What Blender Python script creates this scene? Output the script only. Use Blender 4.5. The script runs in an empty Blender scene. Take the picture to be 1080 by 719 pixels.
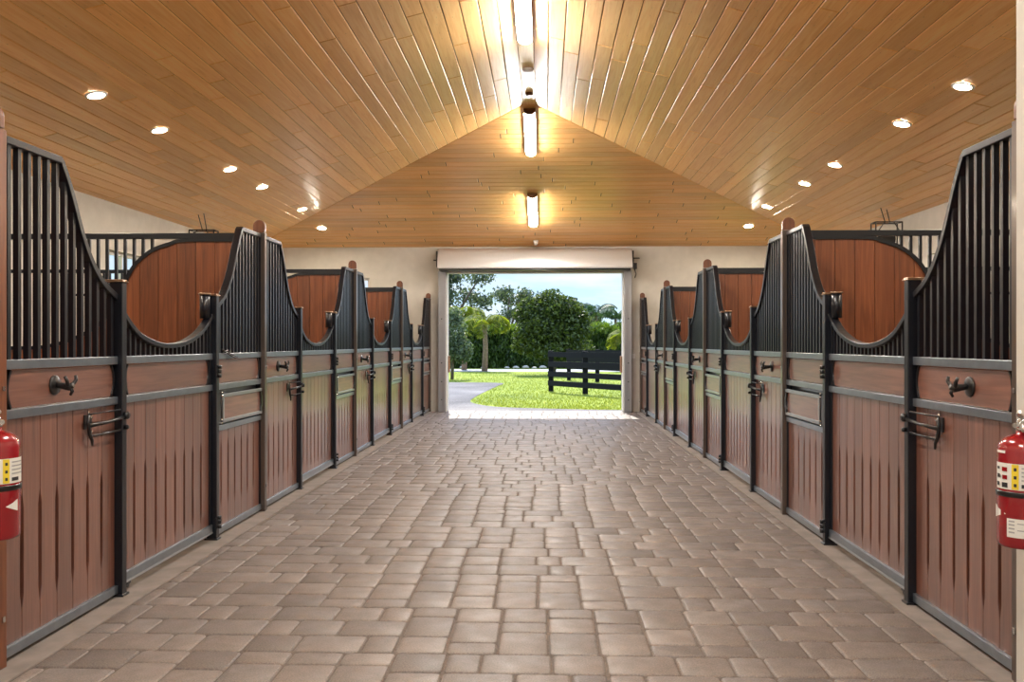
import bpy, bmesh, math, random
from math import sin, cos, pi, sqrt, atan2
R = random.Random(7)
scn = bpy.context.scene
C = scn.collection
XC = -0.21            # centre line of the barn aisle
HW = 5.86             # half width of the barn
YE = 18.47            # inner face of the end wall
XFL, XFR = -2.33, 1.947   # stall fronts
Z0, P, PA, PG = 3.822, 3.662, 1.13, 1.4305
SL = 0.24

# ------------------------------------------------------------------ mesh helpers
class MB:
    def __init__(s, sx=1):
        s.v = []; s.f = []; s.sm = []; s.mi = []; s.col = []; s.sx = sx; s.curcol = (0.5, 0.5, 0.5); s.m = 0
    def V(s, x, y, z):
        s.v.append((x * s.sx, y, z)); return len(s.v) - 1
    def F(s, idx, smooth=False):
        s.f.append(tuple(idx)); s.sm.append(smooth); s.mi.append(s.m); s.col.append(s.curcol)
    def box(s, x0, x1, y0, y1, z0, z1):
        a = [s.V(x, y, z) for z in (z0, z1) for y in (y0, y1) for x in (x0, x1)]
        for q in ((0,2,3,1),(4,5,7,6),(0,1,5,4),(2,6,7,3),(0,4,6,2),(1,3,7,5)): s.F([a[i] for i in q])
        return s
    def prism(s, pts, a0, a1, axis='x'):
        # pts: 2D outline; extruded along the axis from a0 to a1
        def mk(p, a):
            if axis == 'x': return s.V(a, p[0], p[1])
            if axis == 'y': return s.V(p[0], a, p[1])
            return s.V(p[0], p[1], a)
        A = [mk(p, a0) for p in pts]; B = [mk(p, a1) for p in pts]; n = len(pts)
        s.F(A[::-1]); s.F(B)
        for i in range(n): s.F([A[i], A[(i+1) % n], B[(i+1) % n], B[i]])
        return s
    def tube(s, path, r, n=8, cap=True, smooth=True):
        rr = r if isinstance(r, (list, tuple)) else [r] * len(path)
        rings = []; up = None
        for i, p in enumerate(path):
            a = path[max(i-1, 0)]; b = path[min(i+1, len(path)-1)]
            d = [b[k]-a[k] for k in range(3)]; L = sqrt(sum(c*c for c in d)) or 1; d = [c/L for c in d]
            ref = up or ((0,0,1) if abs(d[2]) < .9 else (1,0,0))
            u = [d[1]*ref[2]-d[2]*ref[1], d[2]*ref[0]-d[0]*ref[2], d[0]*ref[1]-d[1]*ref[0]]
            L = sqrt(sum(c*c for c in u)) or 1; u = [c/L for c in u]
            w = [u[1]*d[2]-u[2]*d[1], u[2]*d[0]-u[0]*d[2], u[0]*d[1]-u[1]*d[0]]; up = w
            rings.append([s.V(*[p[k] + rr[i]*(u[k]*cos(2*pi*j/n) + w[k]*sin(2*pi*j/n)) for k in range(3)]) for j in range(n)])
        for i in range(len(rings)-1):
            for j in range(n):
                s.F([rings[i][j], rings[i][(j+1) % n], rings[i+1][(j+1) % n], rings[i+1][j]], smooth)
        if cap: s.F(rings[0][::-1]); s.F(rings[-1])
        return s
    def ribbon(s, path, hw, t, d0, d1):
        # bar of rectangular section following a path in the (y, z) plane; d0..d1 is its depth in x, t its half height
        n = len(path); secs = []
        for i, p in enumerate(path):
            a = path[max(i-1,0)]; b = path[min(i+1,n-1)]
            dy, dz = b[0]-a[0], b[1]-a[1]; L = sqrt(dy*dy+dz*dz) or 1
            ny, nz = -dz/L, dy/L
            secs.append([s.V(d0, p[0]-ny*t, p[1]-nz*t), s.V(d1, p[0]-ny*t, p[1]-nz*t), s.V(d1, p[0]+ny*t, p[1]+nz*t), s.V(d0, p[0]+ny*t, p[1]+nz*t)])
        for i in range(n-1):
            for j in range(4):
                s.F([secs[i][j], secs[i][(j+1)%4], secs[i+1][(j+1)%4], secs[i+1][j]])
        s.F(secs[0][::-1]); s.F(secs[-1]); return s
    def lathe(s, prof, o=(0,0,0), axis='z', n=20, smooth=True, cap=True):
        rings = []
        for r, h in prof:
            ring = []
            for j in range(n):
                a = 2*pi*j/n; c, q = r*cos(a), r*sin(a)
                p = {'z': (c, q, h), 'y': (c, h, q), 'x': (h, c, q)}[axis]
                ring.append(s.V(o[0]+p[0], o[1]+p[1], o[2]+p[2]))
            rings.append(ring)
        for i in range(len(rings)-1):
            for j in range(n):
                s.F([rings[i][j], rings[i][(j+1)%n], rings[i+1][(j+1)%n], rings[i+1][j]], smooth)
        if cap: s.F(rings[0][::-1]); s.F(rings[-1])
        return s
    def build(s, name, mats, parent=None, loc=None, recalc=True, bevel=0, color=False):
        me = bpy.data.meshes.new(name)
        me.from_pydata(s.v, [], s.f)
        me.polygons.foreach_set('use_smooth', s.sm)
        me.polygons.foreach_set('material_index', s.mi)
        if color:
            at = me.color_attributes.new('tint', 'FLOAT_COLOR', 'CORNER')
            buf = []
            for p, c in zip(s.f, s.col): buf += [c[0], c[1], c[2], 1.0] * len(p)
            at.data.foreach_set('color', buf)
        for m in (mats if isinstance(mats, (list, tuple)) else [mats]): me.materials.append(m)
        if recalc:
            bm = bmesh.new(); bm.from_mesh(me); bmesh.ops.recalc_face_normals(bm, faces=bm.faces); bm.to_mesh(me); bm.free()
        o = bpy.data.objects.new(name, me); C.objects.link(o)
        if parent: o.parent = parent
        if loc: o.location = loc
        if bevel:
            b = o.modifiers.new('bevel', 'BEVEL'); b.width = bevel; b.segments = 2; b.limit_method = 'ANGLE'; b.angle_limit = 0.7
        return o

def build_each(mb, name, mat, parent, bevel=0):
    # every connected piece of the mesh becomes a part of its own
    par = list(range(len(mb.v)))
    def find(i):
        while par[i] != i: par[i] = par[par[i]]; i = par[i]
        return i
    for f in mb.f:
        for k in f[1:]: par[find(k)] = find(f[0])
    groups = {}
    for fi, f in enumerate(mb.f): groups.setdefault(find(f[0]), []).append(fi)
    out = []
    for g in groups.values():
        m = MB(); idx = {}
        for fi in g:
            ff = []
            for k in mb.f[fi]:
                if k not in idx: idx[k] = len(m.v); m.v.append(mb.v[k])
                ff.append(idx[k])
            m.f.append(tuple(ff)); m.sm.append(mb.sm[fi]); m.mi.append(0); m.col.append(mb.col[fi])
        out.append(m.build(name, mat, parent=parent, bevel=bevel))
    return out

def thing(name, label, cat, loc=(0,0,0), group=None, rz=0):
    o = bpy.data.objects.new(name, None); C.objects.link(o); o.empty_display_size = .1
    o.location = loc; o.rotation_euler = (0,0,rz)
    return tag(o, label, cat, group)
def tag(o, label, cat, group=None, kind=None):
    o['label'] = label; o['category'] = cat
    if group: o['group'] = group
    if kind: o['kind'] = kind
    return o
def struct(o):
    o['kind'] = 'structure'; return o
def dup(root, loc, label, group=None):
    r = root.copy(); C.objects.link(r); r.location = loc; r['label'] = label
    for ch in list(root.children):
        c = ch.copy(); C.objects.link(c); c.parent = r
        for g in list(ch.children):
            d = g.copy(); C.objects.link(d); d.parent = c
    return r

def smooth_curve(pts, n=6):
    out = []
    for i in range(len(pts)-1):
        p0 = pts[max(i-1,0)]; p1 = pts[i]; p2 = pts[i+1]; p3 = pts[min(i+2,len(pts)-1)]
        for k in range(n):
            t = k/n
            out.append(tuple(.5*((2*p1[j]) + (-p0[j]+p2[j])*t + (2*p0[j]-5*p1[j]+4*p2[j]-p3[j])*t*t + (-p0[j]+3*p1[j]-3*p2[j]+p3[j])*t**3) for j in range(2)))
    out.append(tuple(pts[-1])); return out
def yz(path, y):
    for a, b in zip(path, path[1:]):
        if a[0] <= y <= b[0] and b[0] > a[0]: return a[1] + (b[1]-a[1])*(y-a[0])/(b[0]-a[0])
    return path[0][1] if y < path[0][0] else path[-1][1]

# ------------------------------------------------------------------ materials
class NT:
    def __init__(s, name):
        s.m = bpy.data.materials.new(name); s.m.use_nodes = True; s.t = s.m.node_tree
        s.t.nodes.clear(); s.out = s.t.nodes.new('ShaderNodeOutputMaterial')
    def n(s, typ, **kw):
        o = s.t.nodes.new(typ)
        for k, v in kw.items():
            if k.startswith('i_'):
                key = k[2:].replace('_', ' ')
                o.inputs[key].default_value = v
            else: setattr(o, k, v)
        return o
    def l(s, a, b): s.t.links.new(a, b)
    def ramp(s, fac, stops):
        r = s.n('ShaderNodeValToRGB'); cr = r.color_ramp
        while len(cr.elements) < len(stops): cr.elements.new(.5)
        for e, (p, c) in zip(cr.elements, stops): e.position = p; e.color = (*c, 1)
        s.l(fac, r.inputs[0]); return r.outputs[0]
    def mix(s, fac, a, b, mode='MIX'):
        x = s.n('ShaderNodeMix', data_type='RGBA', blend_type=mode)
        for k, v in ((0, fac), (6, a), (7, b)):
            if hasattr(v, 'node'): s.l(v, x.inputs[k])
            else: x.inputs[k].default_value = v if k == 0 else (*v, 1) if len(v) == 3 else v
        return x.outputs[2]
    def done(s, sh): s.l(sh, s.out.inputs[0]); return s.m

def pbr(name, col, rough=.5, metal=0, spec=.5, coat=0, coatr=.1, noise=0, nscale=30, emit=None, bump=0):
    t = NT(name); b = t.n('ShaderNodeBsdfPrincipled')
    b.inputs['Base Color'].default_value = (*col, 1); b.inputs['Roughness'].default_value = rough
    b.inputs['Metallic'].default_value = metal; b.inputs['Specular IOR Level'].default_value = spec
    b.inputs['Coat Weight'].default_value = coat; b.inputs['Coat Roughness'].default_value = coatr
    if noise or bump:
        tc = t.n('ShaderNodeTexCoord'); ns = t.n('ShaderNodeTexNoise'); ns.inputs['Scale'].default_value = nscale; ns.inputs['Detail'].default_value = 4
        t.l(tc.outputs['Object'], ns.inputs['Vector'])
        if noise:
            d = tuple(c*(1-noise) for c in col); u = tuple(min(1, c*(1+noise)) for c in col)
            t.l(t.ramp(ns.outputs[0], [(.3, d), (.7, u)]), b.inputs['Base Color'])
        if bump:
            bp = t.n('ShaderNodeBump'); bp.inputs['Strength'].default_value = bump; bp.inputs['Distance'].default_value = .005
            t.l(ns.outputs[0], bp.inputs['Height']); t.l(bp.outputs[0], b.inputs['Normal'])
    if emit:
        b.inputs['Emission Color'].default_value = (*emit[0], 1); b.inputs['Emission Strength'].default_value = emit[1]
    return t.done(b.outputs[0])

def wood(name, dark, mid, light, axis, rough=.35, coat=.3, coatr=.15, gscale=1.0, tint=True, var=.35, knots=False, cior=1.5):
    """grain stretched along one axis; every board's own tint comes from its mesh colour"""
    t = NT(name); b = t.n('ShaderNodeBsdfPrincipled'); tc = t.n('ShaderNodeTexCoord')
    mp = t.n('ShaderNodeMapping'); sc = [34*gscale]*3; sc[axis] = 1.6*gscale; mp.inputs['Scale'].default_value = sc
    at = t.n('ShaderNodeAttribute', attribute_name='tint')
    ad = t.n('ShaderNodeVectorMath', operation='MULTIPLY_ADD'); ad.inputs[1].default_value = (7, 7, 7)
    t.l(at.outputs['Color'], ad.inputs[0]); t.l(tc.outputs['Object'], ad.inputs[2]); t.l(ad.outputs[0], mp.inputs[0])
    ns = t.n('ShaderNodeTexNoise'); ns.inputs['Scale'].default_value = 1; ns.inputs['Detail'].default_value = 6; ns.inputs['Distortion'].default_value = 1.2
    t.l(mp.outputs[0], ns.inputs['Vector'])
    col = t.ramp(ns.outputs[0], [(.28, dark), (.5, mid), (.72, light)])
    if tint:
        sep = t.n('ShaderNodeSeparateColor'); t.l(at.outputs['Color'], sep.inputs[0])
        mr = t.n('ShaderNodeMapRange'); mr.inputs['To Min'].default_value = 1-var; mr.inputs['To Max'].default_value = 1+var*.6
        t.l(sep.outputs[0], mr.inputs['Value'])
        vm = t.n('ShaderNodeVectorMath', operation='SCALE'); t.l(col, vm.inputs[0]); t.l(mr.outputs[0], vm.inputs['Scale']); col = vm.outputs[0]
    if knots:
        vo = t.n('ShaderNodeTexVoronoi'); m2 = t.n('ShaderNodeMapping'); s2 = [5.0]*3; s2[axis] = 1.1; m2.inputs['Scale'].default_value = s2
        t.l(ad.outputs[0], m2.inputs[0]); t.l(m2.outputs[0], vo.inputs['Vector'])
        k = t.n('ShaderNodeMapRange'); k.inputs['From Min'].default_value = .05; k.inputs['From Max'].default_value = .11
        k.inputs['To Min'].default_value = .55; k.inputs['To Max'].default_value = 0
        t.l(vo.outputs['Distance'], k.inputs['Value'])
        col = t.mix(k.outputs[0], col, tuple(c*.35 for c in dark))
    t.l(col, b.inputs['Base Color'])
    b.inputs['Roughness'].default_value = rough; b.inputs['Coat Weight'].default_value = coat; b.inputs['Coat Roughness'].default_value = coatr; b.inputs['Coat IOR'].default_value = cior
    bp = t.n('ShaderNodeBump'); bp.inputs['Strength'].default_value = .12; bp.inputs['Distance'].default_value = .003
    t.l(ns.outputs[0], bp.inputs['Height']); t.l(bp.outputs[0], b.inputs['Normal'])
    return t.done(b.outputs[0])

def leafmat(name, a, b_, trans=.45, rough=.5):
    t = NT(name)
    at = t.n('ShaderNodeAttribute', attribute_name='tint'); sep = t.n('ShaderNodeSeparateColor'); t.l(at.outputs['Color'], sep.inputs[0])
    col = t.ramp(sep.outputs[0], [(0, a), (1, b_)])
    p = t.n('ShaderNodeBsdfPrincipled'); p.inputs['Roughness'].default_value = rough; t.l(col, p.inputs['Base Color'])
    tr = t.n('ShaderNodeBsdfTranslucent'); t.l(t.mix(1.0, col, (1.0, 1.0, .55), 'MULTIPLY'), tr.inputs[0])
    mx = t.n('ShaderNodeMixShader'); mx.inputs[0].default_value = trans; t.l(p.outputs[0], mx.inputs[1]); t.l(tr.outputs[0], mx.inputs[2])
    return t.done(mx.outputs[0])

STEEL = pbr('painted_dark_steel', (.006,.007,.011), .36, metal=.1, spec=.35, coat=.35, coatr=.22)
RAIL = pbr('dark_paint_rail_sheen', (.20,.245,.295), .36, metal=.8, spec=.6, coat=1.0, coatr=.28, noise=.12, nscale=14)  # same dark paint as the posts; grazing sheen put into the lighter colour
BLACK = pbr('black_iron', (.008,.008,.009), .3, metal=.2, coat=.4)
SILVER = pbr('bright_screw_metal', (.6,.6,.58), .25, metal=1)
DARK = pbr('dark_recess', (.010,.005,.004), .9, spec=.1)
CREAM = pbr('cream_plaster', (.56,.53,.475), .75, noise=.05, nscale=6, bump=.1)
WHITE = pbr('white_painted_metal', (.70,.69,.67), .5)
GALV = pbr('grey_track_metal', (.33,.33,.34), .4, metal=.5)
STALLW = wood('stall_board_wood', (.105,.038,.024), (.165,.062,.039), (.215,.087,.056), 2, .42, 1.0, .27, var=.22, cior=1.95)
PLANKW = wood('stall_plank_wood', (.115,.044,.028), (.175,.068,.043), (.225,.092,.060), 1, .42, 1.0, .27, var=.22, cior=1.95)
PARTW = wood('partition_wood', (.115,.031,.011), (.18,.052,.017), (.24,.078,.028), 2, .4, .25, .25, var=.25)
TRIMW = wood('finial_wood', (.085,.028,.013), (.14,.046,.020), (.19,.070,.03), 2, .35, .3, .2, tint=False)
CEILW = wood('varnished_pine_ceiling', (.82,.40,.11), (.92,.50,.165), (.95,.585,.22), 1, .38, .28, .28, gscale=.8, var=.15, knots=True)
HIPW = wood('varnished_pine_ceiling_hip', (.82,.40,.11), (.92,.50,.165), (.95,.585,.22), 0, .38, .28, .28, gscale=.8, var=.15, knots=True)
LAMP = pbr('lit_lamp_diffuser', (.9,.9,.9), .4, emit=((1,.945,.87), 165))
SPOT = pbr('lit_downlight', (.9,.9,.9), .4, emit=((1,.88,.70), 520))
BRONZE = pbr('bronze_lamp_housing', (.12,.06,.025), .4, metal=.7)
RED = pbr('fire_red_enamel', (.25,.004,.009), .22, coat=.8, coatr=.05)
LBL = pbr('white_label', (.75,.75,.70), .4)
YEL = pbr('yellow_label', (.8,.62,.04), .4)
INK = pbr('black_print', (.03,.03,.03), .5)
GREYP = pbr('grey_print', (.35,.36,.36), .5)
CONC = pbr('concrete', (.205,.175,.155), .7, noise=.22, nscale=7, bump=.3)
SAND = pbr('joint_sand', (.13,.105,.088), .95, noise=.3, nscale=60)
ROOFM = pbr('roof_sheet', (.3,.3,.3), .6)
FENCE = pbr('black_fence_paint', (.004,.0045,.007), .7, spec=.2)
BARK = pbr('bark', (.10,.08,.06), .9, noise=.4, nscale=12, bump=.6)
PALMBARK = pbr('palm_trunk_bark', (.22,.15,.10), .9, noise=.3, nscale=10, bump=.6)
def glass():
    t = NT('window_glass'); g = t.n('ShaderNodeBsdfGlass'); g.inputs['IOR'].default_value = 1.02; g.inputs['Roughness'].default_value = 0
    tr = t.n('ShaderNodeBsdfTransparent'); mx = t.n('ShaderNodeMixShader'); mx.inputs[0].default_value = .08
    gl = t.n('ShaderNodeBsdfGlossy'); gl.inputs['Roughness'].default_value = .02
    t.l(tr.outputs[0], mx.inputs[1]); t.l(gl.outputs[0], mx.inputs[2]); return t.done(mx.outputs[0])
GLASS = glass()

def pavermat():
    t = NT('tumbled_paver'); b = t.n('ShaderNodeBsdfPrincipled'); tc = t.n('ShaderNodeTexCoord')
    at = t.n('ShaderNodeAttribute', attribute_name='tint'); sep = t.n('ShaderNodeSeparateColor'); t.l(at.outputs['Color'], sep.inputs[0])
    base = t.ramp(sep.outputs[0], [(0, (.090,.074,.067)), (.35, (.142,.116,.102)), (.7, (.180,.147,.128)), (1, (.225,.189,.168))])
    base = t.mix(t.ramp(sep.outputs[1], [(0, (0,0,0)), (.75, (0,0,0)), (1, (.6,.6,.6))]), base, (.20,.185,.18))
    n1 = t.n('ShaderNodeTexNoise'); n1.inputs['Scale'].default_value = 9; n1.inputs['Detail'].default_value = 5; t.l(tc.outputs['Object'], n1.inputs['Vector'])
    n2 = t.n('ShaderNodeTexNoise'); n2.inputs['Scale'].default_value = 140; n2.inputs['Detail'].default_value = 3; t.l(tc.outputs['Object'], n2.inputs['Vector'])
    c = t.mix(t.ramp(n1.outputs[0], [(.38, (0,0,0)), (.66, (.5,.5,.5))]), base, (.115,.094,.085))
    c = t.mix(.38, c, t.ramp(n2.outputs[0], [(.34, (.062,.050,.043)), (.66, (.33,.275,.235))]))
    t.l(c, b.inputs['Base Color'])
    t.l(t.ramp(n1.outputs[0], [(.3, (.42,)*3), (.7, (.6,)*3)]), b.inputs['Roughness'])
    b.inputs['Specular IOR Level'].default_value = .45
    bp = t.n('ShaderNodeBump'); bp.inputs['Strength'].default_value = .35; bp.inputs['Distance'].default_value = .003
    t.l(n2.outputs[0], bp.inputs['Height']); t.l(bp.outputs[0], b.inputs['Normal'])
    return t.done(b.outputs[0])
PAVER = pavermat()
def groundmat(name, stops, scale, rough=.9, bump=.5):
    t = NT(name); b = t.n('ShaderNodeBsdfPrincipled'); tc = t.n('ShaderNodeTexCoord')
    n1 = t.n('ShaderNodeTexNoise'); n1.inputs['Scale'].default_value = scale; n1.inputs['Detail'].default_value = 8; n1.inputs['Roughness'].default_value = .7
    n2 = t.n('ShaderNodeTexNoise'); n2.inputs['Scale'].default_value = .35; n2.inputs['Detail'].default_value = 3
    t.l(tc.outputs['Object'], n1.inputs['Vector']); t.l(tc.outputs['Object'], n2.inputs['Vector'])
    mm = t.n('ShaderNodeMath', operation='MULTIPLY_ADD'); mm.inputs[1].default_value = .5; 
    h = t.n('ShaderNodeMath', operation='MULTIPLY'); h.inputs[1].default_value = .5
    t.l(n2.outputs[0], h.inputs[0]); t.l(n1.outputs[0], mm.inputs[0]); t.l(h.outputs[0], mm.inputs[2])
    t.l(t.ramp(mm.outputs[0], stops), b.inputs['Base Color']); b.inputs['Roughness'].default_value = rough; b.inputs['Specular IOR Level'].default_value = .2
    bp = t.n('ShaderNodeBump'); bp.inputs['Strength'].default_value = bump; bp.inputs['Distance'].default_value = .03
    t.l(n1.outputs[0], bp.inputs['Height']); t.l(bp.outputs[0], b.inputs['Normal'])
    return t.done(b.outputs[0])
GRASSG = groundmat('lawn', [(.35, (.11,.155,.018)), (.5, (.19,.245,.028)), (.65, (.26,.31,.045))], 9)
GRAVEL = groundmat('grey_gravel', [(.38, (.07,.066,.07)), (.5, (.135,.128,.132)), (.62, (.22,.21,.21))], 24)
ROAD = groundmat('pale_road', [(.3, (.26,.27,.27)), (.7, (.36,.36,.36))], 6)

# ------------------------------------------------------------------ setting: ceiling
def zc(d): return 4.786 - SL*d
def board(mb, q, depth=.008, inset=.0075):
    """q: four (x, y, z) corners of a ceiling board's visible face; chamfered edges rise into the groove"""
    cx = [sum(p[k] for p in q)/4 for k in range(3)]
    def toward(i):
        p = q[i]; a = q[(i+1)%4]; b = q[(i-1)%4]; out = list(p)
        for n in (a, b):
            L = sqrt(sum((n[k]-p[k])**2 for k in range(3))) or 1
            m = min(inset, L*.3)
            for k in range(3): out[k] += (n[k]-p[k])/L*m
        return out
    inner = [mb.V(*toward(i)) for i in range(4)]
    outer = [mb.V(p[0], p[1], p[2]+depth) for p in q]
    mb.F(inner)
    for i in range(4): mb.F([outer[i], outer[(i+1)%4], inner[(i+1)%4], inner[i]])

def make_ceiling():
    bw = .172; y0 = -8.0
    for name, s in (('ceiling', -1), ('ceiling', 1)):
        mb = MB()
        d = .085
        while d < HW + .05:
            d1 = min(d+bw, HW+.12)
            y = y0 - R.random()*2
            while True:
                L = R.choice((1.3, 1.8, 2.4, 3.0, 3.6, 4.2))*R.uniform(.85,1.15)
                yn = y + L
                e0 = YE-HW+d; e1 = YE-HW+d1     # the mitre of the hip
                ya, yb = min(yn, e0), min(yn, e1)
                if yn > min(e0, e1) - .6: ya, yb = e0, e1
                mb.curcol = (R.random(), R.random(), R.random())
                g = .0020
                q = [(XC+s*(d+g), y+g*2.5, zc(d)), (XC+s*(d1-g), y+g*2.5, zc(d1)), (XC+s*(d1-g), yb-g, zc(d1)), (XC+s*(d+g), ya-g, zc(d))]
                if s > 0: q = [q[1], q[0], q[3], q[2]]
                board(mb, q)
                y = yn
                if ya == e0 and yb == e1: break
            d += bw
        struct(mb.build(name, CEILW, recalc=False, color=True))
    # hip plane above the end door, boards run across
    mb = MB(); yy = YE - HW + .02; bw = .158
    while yy < YE + .1:
        yn = min(yy+bw, YE+.14)
        d0, d1 = yy-(YE-HW), yn-(YE-HW)
        segs = [-99]; x = -d1 + R.uniform(.4, 2.4)
        while x < d1 - .4: segs.append(x); x += R.choice((1.4, 2.0, 2.6, 3.4))*R.uniform(.85,1.15)
        segs.append(99)
        for a, b in zip(segs, segs[1:]):
            mb.curcol = (R.random(), R.random(), R.random()); g = .0042
            la, lb = max(a, -d0), max(a, -d1); ra, rb = min(b, d0), min(b, d1)
            board(mb, [(XC+la+g, yy+g, zc(d0)), (XC+lb+g, yn-g, zc(d1)), (XC+rb-g, yn-g, zc(d1)), (XC+ra-g, yy+g, zc(d0))])
        yy += bw
    struct(mb.build('ceiling', HIPW, recalc=False, color=True))
    # dark back of the grooves and the roof skin
    mb = MB()
    for s in (-1, 1):
        e = .012
        a = [mb.V(XC, -8, zc(0)+e), mb.V(XC+s*(HW+.15), -8, zc(HW+.15)+e), mb.V(XC+s*(HW+.15), YE+.15, zc(HW+.15)+e), mb.V(XC, YE-HW, zc(0)+e)]
        mb.F(a)
    a = [mb.V(XC-HW-.15, YE+.15, zc(HW+.15)+.012), mb.V(XC+HW+.15, YE+.15, zc(HW+.15)+.012), mb.V(XC, YE-HW, zc(0)+.012)]; mb.F(a)
    struct(mb.build('ceiling', DARK, recalc=False))
    mb = MB()   # ridge board
    mb.curcol = (.55,.3,.4); mb.box(XC-.088, XC+.088, -8, YE-HW+.05, zc(.088)-.012, zc(.088)+.004)
    struct(mb.build('trim_1', CEILW, color=True, bevel=.003))
    mb = MB(); ov = .9
    ye = YE+.2+ov; xe = HW+ov; top = .22
    r0 = [mb.V(XC, -9, zc(0)+top), mb.V(XC, YE-HW, zc(0)+top), mb.V(XC-xe, -9, zc(xe)+top), mb.V(XC-xe, ye-.2, zc(xe)+top), mb.V(XC+xe, -9, zc(xe)+top), mb.V(XC+xe, ye-.2, zc(xe)+top)]
    mb.F([r0[0], r0[1], r0[3], r0[2]]); mb.F([r0[0], r0[4], r0[5], r0[1]]); mb.F([r0[1], r0[5], r0[3]])
    o = mb.build('roof', ROOFM, recalc=False); struct(o)
make_ceiling()

# ------------------------------------------------------------------ setting: walls
XL, XR = XC-HW, XC+HW
def wall_with_holes(name, axis, pos0, pos1, a0, a1, z1, holes, mat=CREAM):
    """axis 'x': wall runs along y at x pos0..pos1; axis 'y': runs along x. holes: (a0, a1, z0, z1) sorted"""
    mb = MB()
    def bx(u0, u1, w0, w1):
        if u1-u0 < 1e-4 or w1-w0 < 1e-4: return
        if axis == 'x': mb.box(pos0, pos1, u0, u1, w0, w1)
        else: mb.box(u0, u1, pos0, pos1, w0, w1)
    u = a0
    for h in holes:
        bx(u, h[0], 0, z1); bx(h[0], h[1], 0, h[2]); bx(h[0], h[1], h[3], z1); u = h[1]
    bx(u, a1, 0, z1)
    return struct(mb.build(name, mat, recalc=False))
WZ0, WZ1 = 1.77, 2.71
wins = [(Z0 + P*(k+.5) - .72, Z0 + P*(k+.5) + .52, WZ0, WZ1) for k in range(4)]
eave = zc(HW)+.02
wall_with_holes('wall_left', 'x', XL-.2, XL, -8, YE+.2, eave, wins)
wall_with_holes('wall_right', 'x', XR, XR+.2, -8, YE+.2, eave, wins)
DX0, DX1, DZ = -2.015, 1.625, 2.84
ew = [(-4.75, -3.60, WZ0, 2.75), (DX0, DX1, 0, DZ), (3.25, 4.40, WZ0, 2.75)]
wall_with_holes('wall_far', 'y', YE, YE+.2, XL-.2, XR+.2, eave, ew)
wn = 0
def window(axis, pos, u0, u1, z0, z1, out):
    global wn; wn += 1
    fr = MB(); w = .05
    def bx(m, a, b, c, d, p0, p1):
        if axis == 'x': m.box(p0, p1, a, b, c, d)
        else: m.box(a, b, p0, p1, c, d)
    p0, p1 = pos+out*.06, pos+out*.12
    for a, b, c, d in ((u0, u1, z0, z0+w), (u0, u1, z1-w, z1), (u0, u0+w, z0+w, z1-w), (u1-w, u1, z0+w, z1-w), ((u0+u1)/2-.018, (u0+u1)/2+.018, z0+w, z1-w)):
        bx(fr, a, b, c, d, min(p0,p1), max(p0,p1))
    f = struct(fr.build('window_%d' % wn, WHITE, recalc=False))
    g = MB(); bx(g, u0+w, u1-w, z0+w, z1-w, pos+out*.088-.003, pos+out*.088+.003)
    g.build('pane', GLASS, parent=f)
for h in wins: window('x', XL, *h, -1)
for h in wins: window('x', XR, *h, 1)
for h in (ew[0], ew[2]): window('y', YE, *h, 1)
# near rooms: walls along the aisle on both sides of the camera and their cross walls
top = zc(HW)+.02
def nearwall(name, s, xf, ye):
    mb = MB(); xb = xf + s*.15; d0 = abs(xf-XC); d1 = abs(xb-XC)
    lo, hi = sorted((xf, xb))
    pts = [(xf, 0), (xb, 0), (xb, zc(d1)+.03), (xf, zc(d0)+.03)]
    mb.prism(pts, -8, ye, 'y')
    xo = XC + s*HW
    pts = [(xb, 0), (xo, 0), (xo, zc(HW)+.03), (xb, zc(d1)+.03)]
    mb.prism(pts, ye-.14, ye, 'y')
    struct(mb.build(name, CREAM))
nearwall('wall_near_left', -1, -2.285, 3.70)
nearwall('wall_near_right', 1, 1.932, 3.76)
for i, (x0, x1) in enumerate(((-2.285, -2.27), (1.917, 1.932))):
    pass

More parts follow.
